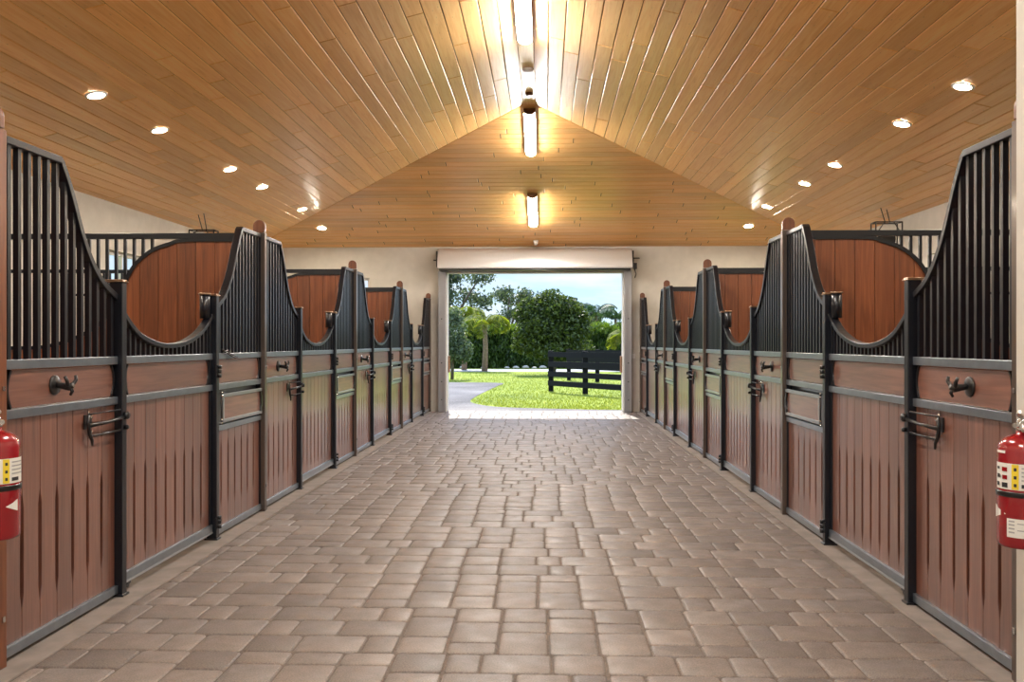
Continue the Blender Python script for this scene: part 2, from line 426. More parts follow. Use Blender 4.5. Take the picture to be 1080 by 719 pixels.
# ------------------------------------------------------------------ setting: floor
def make_floor():
    x0, x1 = -2.222, 1.868
    u = .2337
    mb = MB()
    def stone(ax, bx, ay, by):
        ax = max(ax, x0+.004); bx = min(bx, x1-.004)
        if bx-ax < .05 or by < 1.6: return
        by = min(by, YE+.19)
        if by-ay < .05: return
        mb.curcol = (R.random(), R.random(), R.random())
        g = .0028+R.random()*.002; ax += g; bx -= g; ay += g; by -= g
        cr = .018; h = R.uniform(-.0015, .001); tx, ty = R.uniform(-.005,.005), R.uniform(-.005,.005)
        cx, cy = (ax+bx)/2, (ay+by)/2
        def ring(ins, z, crn):
            a, b, c, d = ax+ins, bx-ins, ay+ins, by-ins
            pts = [(a+crn, c), (b-crn, c), (b-crn*.3, c+crn*.3), (b, c+crn), (b, d-crn), (b-crn*.3, d-crn*.3), (b-crn, d), (a+crn, d), (a+crn*.3, d-crn*.3), (a, d-crn), (a, c+crn), (a+crn*.3, c+crn*.3)]
            return [mb.V(p[0], p[1], z + h + (p[0]-cx)*tx + (p[1]-cy)*ty) for p in pts]
        r = [ring(0, -.022, cr), ring(0, -.009, cr), ring(.003, -.003, cr), ring(.009, 0, cr)]
        for a, b in zip(r, r[1:]):
            for j in range(12): mb.F([a[j], a[(j+1)%12], b[(j+1)%12], b[j]], True)
        mb.F(r[-1], True)
    S = (.6667, 1.0, 1.3333)
    Y = 1.25
    while Y < YE+.2:
        X = x0 - R.random()*3*u
        while X < x1:
            md = R.random()
            if md < .52:       # rows across
                nb = R.choice((1, 1, 2)); xe = X
                for r_ in range(3):
                    x = X
                    for q in range(nb):
                        o = list(S)
                        R.shuffle(o)
                        for k in o: stone(x, x+k*u, Y+r_*u, Y+(r_+1)*u); x += k*u
                X += 3*u*nb
            else:              # columns side by side
                for col in range(R.choice((1, 2, 2, 3))):
                    o = list(S) if R.random() < .85 else [1, 1, 1]; R.shuffle(o); y = Y
                    for k in o: stone(X, X+u, y, y+k*u); y += k*u
                    X += u
        Y += 3*u
    o = mb.build('floor', PAVER, recalc=False, color=True); struct(o)
    b = MB(); b.box(x0, x1, -8, YE+.2, -.08, -.0075); struct(b.build('floor', SAND))
    # concrete strips under the stall fronts, stall floors
    for s, xa, xb in ((-1, x0, XL), (1, x1, XR)):
        m = MB(); e = xa + s*.42; lo, hi = sorted((xa, e)); m.box(lo, hi, -8, YE, -.08, .001)
        struct(m.build('trim_2' if s < 0 else 'trim_3', CONC, bevel=.004))
        m = MB(); lo, hi = sorted((e, xb)); m.box(lo, hi, -8, YE, -.08, -.004); struct(m.build('floor', DARKFLOOR))
DARKFLOOR = pbr('stall_bedding', (.22,.16,.10), .95, noise=.4, nscale=20, bump=.6)
make_floor()
# plain near-camera part of the aisle behind the view
m = MB(); m.box(-2.222, 1.868, -8, 1.7, -.07, -.002); struct(m.build('floor', pbr('plain_paving', (.26,.19,.155), .7, noise=.2, nscale=5)))

# ------------------------------------------------------------------ stall fronts
HZ = 2.31     # top of the tall grilles
hook_curve = [(0.045, HZ-.015), (.50, HZ-.015)] + smooth_curve([(.515, HZ-.03), (.60, 2.152), (.735, 1.910), (.895, 1.742), (1.075, 1.655)], 6)
gate_curve = smooth_curve([(.0, 1.595), (.055, 1.545), (.20, 1.455), (.40, 1.402), (.62, 1.385), (.86, 1.405), (1.08, 1.468), (1.24, 1.555), (1.29, 1.60)], 4)
LB = P - PA - PG - .0   # feed panel: from the far post to the next partition post
def mirror(c, L): return [(L-p[0], p[1]) for p in c[::-1]]

BW = .159
def boards(sx, y0, y1, n, z0, z1, sz0, sz1, parent, name='board_panel'):
    mb = MB(sx); w = (y1-y0)/n; h = .0145
    for i in range(n):
        a, b = y0+i*w, y0+(i+1)*w; g = .0022
        l = (i > 0); r = (i < n-1)
        pts = [(a+g, z0)]
        pts += [(b-g, z0)]
        if r: pts += [(b-g, sz0), (b-h, sz0+.07), (b-h, sz1-.07), (b-g, sz1)]
        pts += [(b-g, z1), (a+g, z1)]
        if l: pts += [(a+g, sz1), (a+h, sz1-.07), (a+h, sz0+.07), (a+g, sz0)]
        mb.curcol = (R.random(), R.random(), R.random())
        mb.prism(pts, -.062, -.042)
    o = mb.build(name, STALLW, parent=parent, color=True, bevel=.0018)
    bk = MB(sx); bk.box(-.082, -.074, y0, y1, z0, z1); bk.build('backing', DARK, parent=parent)  # near-black sheet paints the shade seen through the slots
    return o
def plank(sx, y0, y1, z0, z1, parent, d=-.040, sag=.028, both=True, name='plank'):
    bk = MB(sx); bk.box(d-.022, d-.014, y0, y1, z0, z1); bk.build('backing', BLACK, parent=parent)
    def arc(ye, sgn, n=10, off=0):
        out = []
        for i in range(n+1):
            t = i/n; z = z0 + (z1-z0)*t
            out.append((ye + sgn*(sag*(1-(2*t-1)**2) - sag) + sgn*off, z))
        return out
    mb = MB(sx); mb.curcol = (R.random(), R.random(), R.random())
    right = arc(y1-.022, 1); left = arc(y0+.022, -1)
    mb.prism([(p[0], p[1]) for p in right] + [(p[0], p[1]) for p in left[::-1]], d-.012, d)
    o = mb.build(name, PLANKW, parent=parent, color=True, bevel=.0015)
    st = MB(sx)
    for a in (right, left): st.ribbon(a, 0, .006, d-.012, d+.008)
    build_each(st, 'end_strap', BLACK, o)
    sc = MB(sx)
    for y in (y0+.012, y1-.012):
        for z in (z0+.015, z1-.015): sc.lathe([(.008, 0), (.008, .004), (.004, .007)], (d-.012, y, z), 'x', 8)
    build_each(sc, 'screw', SILVER, o)
    return o
def rail(sx, y0, y1, z0, z1, parent, d0=-.075, d1=-.024, name='rail', mat=None):
    return MB(sx).box(d0, d1, y0, y1, z0, z1).build(name, mat or RAIL, parent=parent, bevel=.0035)
def bars(sx, curve, y0, y1, pitch, zb, parent, hw=.0125):
    mb = MB(sx); n = int((y1-y0)/pitch); st = (y1-y0)/n
    for i in range(n):
        y = y0 + (i+.5)*st; zt = min(yz(curve, y-hw), yz(curve, y+hw))
        mb.box(-.062, -.062+2*hw, y-hw, y+hw, zb-.005, zt)
    return build_each(mb, 'grille_bar', STEEL, parent)
def post(sx, y0, zt, parent, capback=True):
    o = MB(sx).box(-.072, 0, y0, y0+.055, 0, zt).build('post', STEEL, parent=parent, bevel=.004)
    cp = MB(sx); a, b = (-.105 if capback else -.080), .008
    cp.box(a, b, y0-.008, y0+.063, zt, zt+.008); cp.box(a+.006, b-.006, y0-.003, y0+.058, zt+.008, zt+.016)
    cp.build('post_cap', CAPM, parent=o, bevel=.004)
    MB(sx).box(-.085, .010, y0-.010, y0+.065, 0, .012).build('post_foot', STEEL, parent=o, bevel=.002)
    return o
CAPM = pbr('cap_ceiling_reflection', (.36,.24,.16), .3, metal=.9)  # brown is the ceiling's reflection, put into the cap colour

def bridle_hook(sx, y, z, parent):
    b = MB(sx)
    b.lathe([(.048, 0), (.048, .006), (.042, .012), (.016, .016)], (-.040, y, z), 'x', 20)
    o = b.build('bridle_hook', BLACK, parent=parent)
    k = MB(sx)
    k.tube([(-.03, y, z), (.0, y, z-.004), (.035, y, z-.008), (.055, y, z)], [.013, .016, .020, .012], 10)
    for dy in (-1, 1):
        k.tube([(.028, y, z-.004), (.040, y+dy*.024, z+.004), (.046, y+dy*.042, z+.022), (.040, y+dy*.050, z+.044)], [.011, .010, .009, .008], 8)
    k.tube([(.035, y, z-.005), (.050, y, z-.03), (.040, y, z-.048)], [.010, .009, .007], 8)
    k.build('prong', BLACK, parent=o)
def latch(sx, parent, y=.76, z=.955):
    b = MB(sx)
    b.box(-.040, -.032, y-.03, y+.045, z+.002, z+.075)
    b.tube([(-.012, y-.03, z+.075), (-.012, y-.034, z+.03), (-.012, y-.022, z-.02), (-.012, y+.005, z-.055), (-.012, y+.01, z-.085)], [.006,.009,.010,.009,.006], 8)
    o = b.build('latch', BLACK, parent=parent)
    c = MB(sx)
    c.tube([(-.012, y-.03, z+.02), (-.006, y+.16, z+.024), (.006, y+.33, z+.040)], [.011, .009, .010], 8)
    c.tube([(-.012, y-.02, z+.080), (-.004, y+.30, z+.080)], .0045, 6)
    c.tube([(-.012, y, z-.035), (-.004, y+.30, z-.032)], .0055, 6)
    c.build('bolt', BLACK, parent=o)
    e = MB(sx); e.lathe([(.022, 0), (.022, .02), (.012, .028)], (-.0005, y+.345, z+.045), 'x', 12)
    e.lathe([(.013, 0), (.013, .018), (.007, .024)], (-.0005, y+.345, z-.02), 'x', 10)
    build_each(e, 'striker', BLACK, o)
    s_ = MB(sx)
    for yy, zz in ((y, z+.085), (y+.025, z+.06), (y+.02, z-.012)): s_.lathe([(.010, 0), (.010, .006), (.005, .010)], (-.03, yy, zz), 'x', 10)
    build_each(s_, 'keeper', SILVER, o)
def hinge(sx, y, z, parent):
    b = MB(sx)
    for k in range(3): b.lathe([(.014, 0), (.014, .026)], (.013, y, z-.045+k*.032), 'z', 12)
    b.box(-.002, .006, y-.045, y+.03, z-.03, z+.035)
    o = b.build('hinge', BLACK, parent=parent)
    s_ = MB(sx)
    for k in (0, 1): s_.lathe([(.006, 0), (.006, .003)], (.026, y, z-.02+k*.035), 'x', 8)
    build_each(s_, 'hinge_screw', SILVER, o)

def hook_panel(sx, xf):
    t = thing('stall_front_panel', 'x', 'stall panel', (xf, Z0, 0), 'fixed stall front panels with bridle hooks')
    L = PA - .055
    rail(sx, .004, L, 1.284, 1.328, t, name='upper_rail'); rail(sx, .004, L, 1.064, 1.106, t, name='middle_rail')
    rail(sx, .004, L, .018, .064, t, name='bottom_rail')
    rail(sx, .004, .040, .064, 1.284, t, -.075, -.030, 'side_stile', STEEL)
    plank(sx, .042, L-.004, 1.110, 1.280, t)
    boards(sx, .042, L-.002, 7, .064, 1.064, .19, .72, t)
    bars(sx, hook_curve, .045, L-.002, .0738, 1.328, t)
    tr = MB(sx).ribbon(hook_curve, 0, .017, -.078, -.024).build('top_rail', STEEL, parent=t, bevel=.003)
    MB(sx).box(-.075, -.030, .004, .040, 1.328, HZ).build('grille_stile', STEEL, parent=t, bevel=.003)
    post(sx, L, 1.738, t)
    bridle_hook(sx, .455, 1.198, t)
    latch(sx, t)
    return t
def gate(sx, xf):
    L = PG - .055
    t = thing('stall_gate', 'x', 'stall gate', (xf, Z0+PA, 0), 'hinged stall gates with dipped top rails')
    e0, e1 = .006, L-.006
    rail(sx, e0, e1, 1.284, 1.328, t, name='upper_rail'); rail(sx, e0, e1, 1.064, 1.106, t, name='middle_rail')
    rail(sx, e0, e1, .062, .112, t, name='bottom_rail')
    MB(sx).box(-.076, -.022, e0, e1, .050, .0615).build('bottom_edge', SILVERP, parent=t, bevel=.002)
    rail(sx, e0, .034, .112, 1.57, t, -.074, -.034, 'stile', STEEL); rail(sx, L-.034, e1, .112, 1.575, t, -.074, -.034, 'stile', STEEL)
    plank(sx, .036, L-.036, 1.110, 1.280, t)
    boards(sx, .036, L-.036, 9, .112, 1.064, .15, .72, t)
    s = L/1.29
    gc = [(p[0]*s, p[1]) for p in gate_curve]
    bars(sx, gc, .034, L-.034, .0625, 1.328, t, .0105)
    MB(sx).ribbon([(p[0], p[1]) for p in gc], 0, .015, -.076, -.022).build('dipped_top_rail', STEEL, parent=t, bevel=.004)
    hs = MB(sx); hs.lathe([(.036, 1.575), (.036, 1.742)], (-.066, L-.045, 0), 'z', 20); hp = hs.build('hinge_stile', STEEL, parent=t)
    cp = MB(sx); cp.lathe([(.040, 1.742), (.044, 1.748), (.040, 1.756)], (-.066, L-.045, 0), 'z', 20); cp.build('stile_cap', CAPM, parent=hp)
    r = MB(sx); r.lathe([(.014, -.014), (.017, -.006), (.017, .006), (.014, .014)], (-.040, .07, .034), 'x', 14); r.build('foot_roller', BLACK, parent=t)
    r = MB(sx); r.box(-.06, -.02, .05, .09, .040, .052); r.build('roller_bracket', BLACK, parent=t)
    return t
SILVERP = pbr('light_grey_rail_edge', (.42,.45,.48), .35, metal=.6)
def feed_panel(sx, xf):
    L = P-PA-PG
    y0 = -.055
    t = thing('stall_feed_panel', 'x', 'stall panel', (xf, Z0+PA+PG, 0), 'fixed stall front panels with feed doors')
    post(sx, y0, 1.738, t)
    hinge(sx, -.028, 1.20, t); hinge(sx, -.028, .125, t)
    e = L-.062
    for nm, a, b in (('upper_rail', 1.284, 1.328), ('middle_rail', 1.064, 1.106), ('lower_rail', .765, .805), ('bottom_rail', .018, .064)):
        rail(sx, .002, e, a, b, t, name=nm)
    plank(sx, .008, e-.010, 1.110, 1.280, t)
    boards(sx, .004, e-.004, 7, .064, .765, .19, .70, t)
    MB(sx).box(-.075, -.03, e-.004, e+.002, .064, HZ-.02).build('side_stile', STEEL, parent=t)
    MB(sx).box(-.080, -.072, .004, e, .805, 1.064).build('door_recess', BLACK, parent=t)
    fd = MB(sx); a, b, c, d = .125, e-.012, .818, 1.030; w = .026
    for q in ((a, b, c, c+w), (a, b, d-w, d), (a, a+w, c+w, d-w)): fd.box(-.040, -.014, *q)
    o = fd.build('feed_door', RAIL2, parent=t, bevel=.003)
    pk = MB(sx); pk.curcol = (R.random(), .4, .2)
    arc = [(b-.050+.02*(1-(2*i/8-1)**2), c+w+(d-c-2*w)*i/8) for i in range(9)]
    pk.prism([(a+w, c+w)] + arc + [(a+w, d-w)], -.036, -.022); pk.build('door_plank', PLANKW, parent=o, color=True)
    st = MB(sx); st.ribbon(arc, 0, .006, -.034, -.006); st.box(-.038, -.032, b-.05, b, c+w, d-w)
    st.box(-.034, -.006, b-.022, b-.008, (c+d)/2-.045, (c+d)/2+.045); st.build('door_handle', BLACK, parent=o)
    hb = MB(sx); hb.tube([(-.02, a-.02, c-.002), (-.02, a-.02, d+.004)], .006, 8)
    hb.box(-.036, -.020, .050, .110, c, d); hb.build('door_hinge_rod', BLACK, parent=o)
    sp = MB(sx)
    for zz in (c-.006, c+.02, d-.02, d+.004): sp.lathe([(.010, 0), (.010, .012)], (-.02, a-.02, zz), 'z', 10)
    build_each(sp, 'hinge_pin', SILVER, o)
    Lc = mirror([(p[0]+.055+.007-.045, p[1]) for p in hook_curve], L)
    bars(sx, Lc, .004, e, .0738, 1.328, t)
    MB(sx).ribbon(Lc, 0, .017, -.078, -.024).build('top_rail', STEEL, parent=t, bevel=.003)
    return t
RAIL2 = pbr('light_steel_door_frame', (.30,.32,.33), .34, metal=.6, coat=.3)
def part_post(sx, xf):
    t = thing('partition_post', 'x', 'post', (xf, Z0-.058, 0), 'tall posts with rounded wooden tops between the stalls')
    MB(sx).box(-.070, .004, 0, .058, 0, HZ+.012).build('steel_upright', POSTM, parent=t, bevel=.004)
    w = MB(sx); n = 14
    pts = [(-.122, 0), (-.122, 2.30), (-.10, 2.34)] + [(-.05-.05*cos(pi*i/n), 2.38+.05*sin(pi*i/n)) for i in range(n+1)] + [(0, 2.327), (-.074, 2.327), (-.074, 0)]
    w.prism(pts, .010, .048, 'y'); w.build('wooden_finial_board', TRIMW, parent=t, bevel=.003)
    s_ = MB(sx); s_.box(.004, .010, .020, .038, .20, .225); s_.box(.004, .010, .020, .038, 1.195, 1.215); build_each(s_, 'screw_plate', SILVER, t)
    return t
WOODPOST = wood('post_wood', (.10,.030,.010), (.17,.052,.018), (.22,.08,.03), 2, .4, .3, .25, tint=False)
POSTM = pbr('steel_post_reflection', (.13,.098,.078), .32, metal=.6, coat=.35)  # steel post; brown reflection of the wood painted into its base colour

def partition(sx, xf):
    """wall between two stalls: boards with an S-shaped top, a curved rail over them and a bar grille"""
    t = thing('stall_partition', 'x', 'partition', (xf, Z0-.03, 0), 'wooden partitions between the stalls')
    D = abs(XL - XFL) if sx > 0 else abs(XR - XFR)
    cv = smooth_curve([(.10, 2.262), (.66, 2.262), (.80, 2.232), (.95, 2.178), (1.07, 2.085), (1.15, 1.975), (1.22, 1.82), (1.31, 1.66), (1.44, 1.53), (1.62, 1.44), (1.85, 1.375), (2.2, 1.36), (D-.01, 1.36)], 5)
    wb = MB(sx); x = .10
    while x < D-.012:
        xn = min(x+.16, D-.01); n = 5; g = .002
        wb.curcol = (R.random(), R.random(), R.random())
        topc = [(-(x+g+(xn-x-2*g)*i/n), yz(cv, x+(xn-x)*i/n)) for i in range(n+1)]
        wb.prism([(-(x+g), .02)] + topc + [(-(xn-g), .02)], -.022, .022, 'y')
        x = xn
    wb.build('board_wall', PARTW, parent=t, color=True, bevel=0)
    # curved rail, laid along x: reuse the ribbon on swapped axes
    def xrib(path, th, y0, y1, name, mat):
        m = MB(sx); n = len(path); secs = []
        for i, p in enumerate(path):
            a = path[max(i-1,0)]; b = path[min(i+1,n-1)]
            dx, dz = b[0]-a[0], b[1]-a[1]; Ln = sqrt(dx*dx+dz*dz) or 1
            nx, nz = -dz/Ln, dx/Ln
            secs.append([m.V(-(p[0]-nx*th), y0, p[1]-nz*th), m.V(-(p[0]-nx*th), y1, p[1]-nz*th), m.V(-(p[0]+nx*th), y1, p[1]+nz*th), m.V(-(p[0]+nx*th), y0, p[1]+nz*th)])
        for i in range(n-1):
            for j in range(4): m.F([secs[i][j], secs[i][(j+1)%4], secs[i+1][(j+1)%4], secs[i+1][j]])
        m.F(secs[0][::-1]); m.F(secs[-1]); return m.build(name, mat, parent=t)
    xrib(cv, .015, -.034, .034, 'curved_rail', STEEL)
    m = MB(sx); m.box(-(D-.002), -.10, -.026, .026, 2.277, 2.322); m.build('top_rail', STEEL, parent=t, bevel=.003)
    gb = MB(sx); x = .96
    while x < D-.05:
        zb = yz(cv, x); gb.box(-(x+.0115), -(x-.0115), -.0115, .0115, zb, 2.28); x += .077
    build_each(gb, 'grille_bar', STEEL, t)
    m = MB(sx); m.box(-(D-.002), -1.45, -.016, .016, 1.993, 2.022); m.build('middle_rail', STEEL, parent=t)
    return t

ORD = ['nearest the camera', 'second from the camera', 'third from the camera', 'fourth from the camera, by the far wall']
ORD5 = ['nearest the camera', 'second from the camera', 'third from the camera', 'fourth from the camera', 'fifth and last, against the far wall']
for sx, xf, side in ((1, XFL, 'left'), (-1, XFR, 'right')):
    defs = [(hook_panel, Z0, 4, 'stall panel with bridle hook, %s side, %s', ORD),
            (gate, Z0+PA, 4, 'hinged stall gate with dipped rail, %s side, %s', ORD),
            (feed_panel, Z0+PA+PG, 4, 'stall panel with framed feed door, %s side, %s', ORD),
            (part_post, Z0-.058, 5, 'tall steel post with rounded wooden top, %s side, %s', ORD5),
            (partition, Z0-.03, 4, 'red-brown board partition with arched grille, %s side, %s', ['nearest the camera', 'second from the camera', 'third from the camera', 'last before the far wall'])]
    for fn, y, n, lab, od in defs:
        p0 = fn(sx, xf); p0['label'] = lab % (side, od[0])
        for k in range(1, n):
            dup(p0, (xf, y+k*P - (.0 if not (fn is part_post and k == 4) else .004), 0), lab % (side, od[k]))

# the nearest post on the left is faced with wood
for o in list(bpy.data.objects):
    if o.get('label', '') == 'tall steel post with rounded wooden top, left side, ' + ORD5[0]:
        o['label'] = 'red-brown wood-faced post at the left edge beside the fire extinguisher'
        for ch in o.children:
            if ch.name.startswith('steel_upright'):
                ch.data = ch.data.copy(); ch.data.materials[0] = WOODPOST; ch.name = 'wooden_upright'

# small wire twist hung over the second rail of the first feed panel on the left
m = MB(); Y0 = Z0+PA+PG
m.tube([(-.02,.12,1.345),(-.012,.17,1.335),(-.005,.24,1.312),(-.004,.34,1.290),(-.004,.40,1.292),(-.006,.36,1.302),(-.010,.25,1.322),(-.016,.20,1.345)], .005, 6)
m.tube([(-.02,.10,1.36),(-.012,.14,1.34),(-.012,.21,1.35)], .005, 6)
o = m.build('wire_clip', BLACK, loc=(XFL, Y0, 0)); tag(o, 'small black wire clip hooked over a stall rail on the left', 'clip')

# ------------------------------------------------------------------ ceiling fittings
def ceiling_light(y0, y1, onhip, label, first=None):
    yc = (y0+y1)/2; L = y1-y0
    sl = -atan2(SL, 1) if onhip else 0
    z = zc(max(0, yc-(YE-HW))) - .012 if onhip else zc(.088)-.012
    if onhip == 2: pass
    t = thing('ceiling_light', label, 'ceiling light', (XC, yc, z), 'linear ceiling lights along the ridge')
    t.rotation_euler = (sl, 0, 0)
    a = MB(); a.box(-.088, .088, -L/2, L/2, -.034, 0); a.build('housing', BRONZE, parent=t, bevel=.004)
    d = MB(); n = 12; r = .080
    prof = [(r*cos(pi+pi*i/n), -.028 + .050*sin(pi+pi*i/n)) for i in range(n+1)]
    ys = [(-L/2+.05, 1.0), (L/2-.10, 1.0), (L/2-.05, .93), (L/2-.015, .70), (L/2, .3)]
    rings = [[d.V(p[0]*s, y, -.028+(p[1]+.028)*s) for p in prof] for y, s in ys]
    for i in range(len(rings)-1):
        for j in range(n): d.F([rings[i][j], rings[i][j+1], rings[i+1][j+1], rings[i+1][j]], True)
    d.F(rings[0]); d.F(rings[-1])
    d.build('diffuser', LAMP, parent=t)
    e = MB(); prof2 = [(p[0]*1.03, -.028+(p[1]+.028)*1.05) for p in prof]
    e.prism(prof2, -L/2, -L/2+.05, 'y'); e.build('end_cap', BRONZE, parent=t)
    return t
ceiling_light(15.75-.02, 17.22, 1, 'linear ceiling light on the sloping end ceiling, lowest, nearest the far door')
ceiling_light(12.76, 14.20, 1, 'linear ceiling light at the peak where the ridge meets the end slope')
ceiling_light(8.45, 9.93, 0, 'linear ceiling light on the flat ridge, cut by the top of the picture')
for i, y in enumerate((4.9, .6, -3.7)):
    ceiling_light(y-.74, y+.74, 0, ('ceiling light over the first stall gates, beyond the picture top', 'ceiling light straight above the camera', 'ceiling light behind the camera')[i])

def downlight(x, y, label):
    d = abs(x-XC); hip = (y-(YE-HW)) > d
    z = zc(y-(YE-HW)) if hip else zc(d)
    s = -1 if x < XC else 1
    t = thing('downlight', label, 'downlight', (x, y, z-.003), 'recessed downlights over the stalls')
    t.rotation_euler = (-atan2(SL,1), 0, 0) if hip else (0, s*atan2(SL, 1), 0)
    a = MB(); a.lathe([(.074, -.012), (.100, -.010), (.104, .0), (.074, .0), (.074, -.012)], n=28, cap=False); a.build('trim_ring', WHITE, parent=t)
    b = MB(); b.lathe([(.075, -.009), (.075, -.002)], n=28, smooth=False); b.build('lens', SPOT, parent=t)
DY = [8.54, 9.97, 12.24, 13.65, 15.93, 17.35]
words6 = ['nearest the camera', 'second from the camera', 'third from the camera', 'fourth from the camera', 'fifth, just before the end slope', 'sixth, on the end slope']
for s, x, side in ((-1, -4.32, 'left'), (1, 3.90, 'right')):
    for y, wd in zip(DY, words6): downlight(x, y, 'small recessed downlight, %s side, %s' % (side, wd))
    for y, wd in ((4.88, 'out of view beside the camera'), (6.31, 'just outside the top corner')): downlight(x, y, 'small recessed downlight, %s side, %s' % (side, wd))
for y, r, lab, mt in ((11.0, .070, 'round white smoke detector on the ridge, nearer one', WHITE), (12.07, .055, 'round bronze detector on the ridge by the peak', BRONZE)):
    m = MB(); m.lathe([(r, 0), (r, -.018), (r*.8, -.034), (r*.4, -.040)], n=24)
    o = m.build('smoke_detector', mt, loc=(XC+.01, y, zc(.088)-.012)); tag(o, lab, 'smoke detector')
m = MB(); m.box(-.05, .05, -.03, .03, -.02, .02); m.lathe([(.040, -.02), (.042, -.05), (.030, -.075), (.012, -.085)], n=20)
o = m.build('security_camera', WHITE, loc=(-.17, 18.10, zc(5.49)-.02)); tag(o, 'small white dome camera on the ceiling edge above the roll-up door', 'camera')

# hanging frames behind the first partitions
def hang_frame(x0, x1, y, z0, z1, label):
    t = thing('hanging_frame', label, 'hanging frame', ((x0+x1)/2, y, z0), 'thin black metal frames hung from the ceiling')
    w = (x1-x0)/2; h = z1-z0
    m = MB(); r = .011
    for yy in (-.10, .10):
        m.tube([(-w, yy, 0), (-w, yy, h)], r, 6); m.tube([(w, yy, 0), (w, yy, h)], r, 6)
        m.tube([(-w, yy, h), (w, yy, h)], r, 6); m.tube([(-w, yy, 0), (w, yy, 0)], r, 6)
    for xx in (-w, w):
        for zz in (0, h): m.tube([(xx, -.1, zz), (xx, .1, zz)], r, 6)
    m.build('frame', BLACK, parent=t)
    b = MB(); b.tube([(w, -.10, h*.55), (w*.35, -.10, h)], .007, 6); b.tube([(-w, -.10, h*.55), (-w*.35, -.10, h)], .007, 6)
    b.lathe([(.13, -.03), (.14, 0), (.13, .03)], (0, 0, h*.42), 'y', 20); b.build('brace', BLACK, parent=t)
    c = MB(); xm = (x0+x1)/2
    for dx, tx in ((-.05, -.09), (.02, .0)):
        zt = zc(abs(xm+tx-XC))-z0
        c.tube([(dx+.03, 0, h), (tx, 0, zt)], .007, 6)
    c.build('hanging_wire', BLACK, parent=t)
hang_frame(-5.73, -5.33, 14.45, 2.80, 3.23, 'thin black frame hung by wires behind the arched partition on the left')
hang_frame(5.08, 5.48, 14.1, 2.82, 3.26, 'thin black frame hung by wires behind the arched partition on the right')

# ------------------------------------------------------------------ roll-up door
HOODM = pbr('white_hood_metal', (.66,.65,.63), .32, metal=.35, coat=.4, coatr=.2)
t = thing('roll_up_door', 'white roll-up door hood and steel side tracks over the far opening', 'door', (XC+.015, YE, 0))
h = MB(); prof = [(0, 2.905), (-.42, 2.905)] + [(-.02-.41*cos(a), 2.925+.42*sin(a)) for a in [pi/2*i/14 for i in range(15)]] + [(0, 3.345)]
h.prism(prof, -1.955, 1.955, 'x'); h.build('hood', HOODM, parent=t)
h = MB(); h.box(-1.93, 1.93, -.36, -.02, 2.872, 2.905); h.build('under_hood_gap', BLACK, parent=t)  # black strip standing in for the dark gap line under the hood
h = MB(); h.box(-1.96, 1.96, -.05, -.001, DZ, 2.874); h.build('lintel_trim', WHITE, parent=t)
for s in (-1, 1):
    h = MB(); a, b = sorted((s*1.83, s*1.97))
    h.box(a, b, -.14, -.001, 0, 2.872); h.build('side_track', GALV, parent=t, bevel=.004)
    h = MB(); a, b = sorted((s*1.815, s*1.86)); h.box(a, b, -.17, -.141, 0, 2.872); h.build('track_lip', GALV, parent=t)
    h = MB(); a, b = sorted((s*1.790, s*1.829)); h.box(a, b, -.10, .20, 0, DZ); h.build('jamb_liner', WHITE, parent=t, bevel=.003)
    h = MB(); a, b = sorted((s*1.745, s*1.789)); h.box(a, b, .03, .07, .80, 1.14); h.build('door_handle', pbr('brown_handle', (.22,.12,.07), .5), parent=t, bevel=.006)
    for z in (.25, .62, 1.0, 1.9):
        h = MB(); h.lathe([(.012, -.142), (.012, -.150)], (s*1.90, 0, z), 'y', 8); h.build('track_bolt', BLACK, parent=t)
h = MB(); h.box(1.958, 1.99, -.34, -.06, 2.92, 3.26); h.tube([(1.98, -.2, 3.12), (2.12, -.2, 3.12)], .012, 8); h.box(2.0, 2.06, -.26, -.14, 2.90, 3.02); h.tube([(2.02, -.2, 2.90), (2.05, -.2, 2.80), (2.02, -.2, 2.72)], .010, 6)
h.build('drum_bracket', BLACK, parent=t)
h = MB(); h.box(-1.99, -1.958, -.34, -.06, 2.94, 3.26); h.tube([(-2.06, -.2, 3.09), (-1.98, -.2, 3.09)], .012, 8); h.build('drum_bracket', BLACK, parent=t)
m = MB(); m.box(-.035, .035, -.03, 0, -.05, .05); o = m.build('door_switch', WHITE, loc=(XC+2.03, YE-.001, 1.14), bevel=.004); tag(o, 'small white switch box on the wall right of the far opening', 'switch')

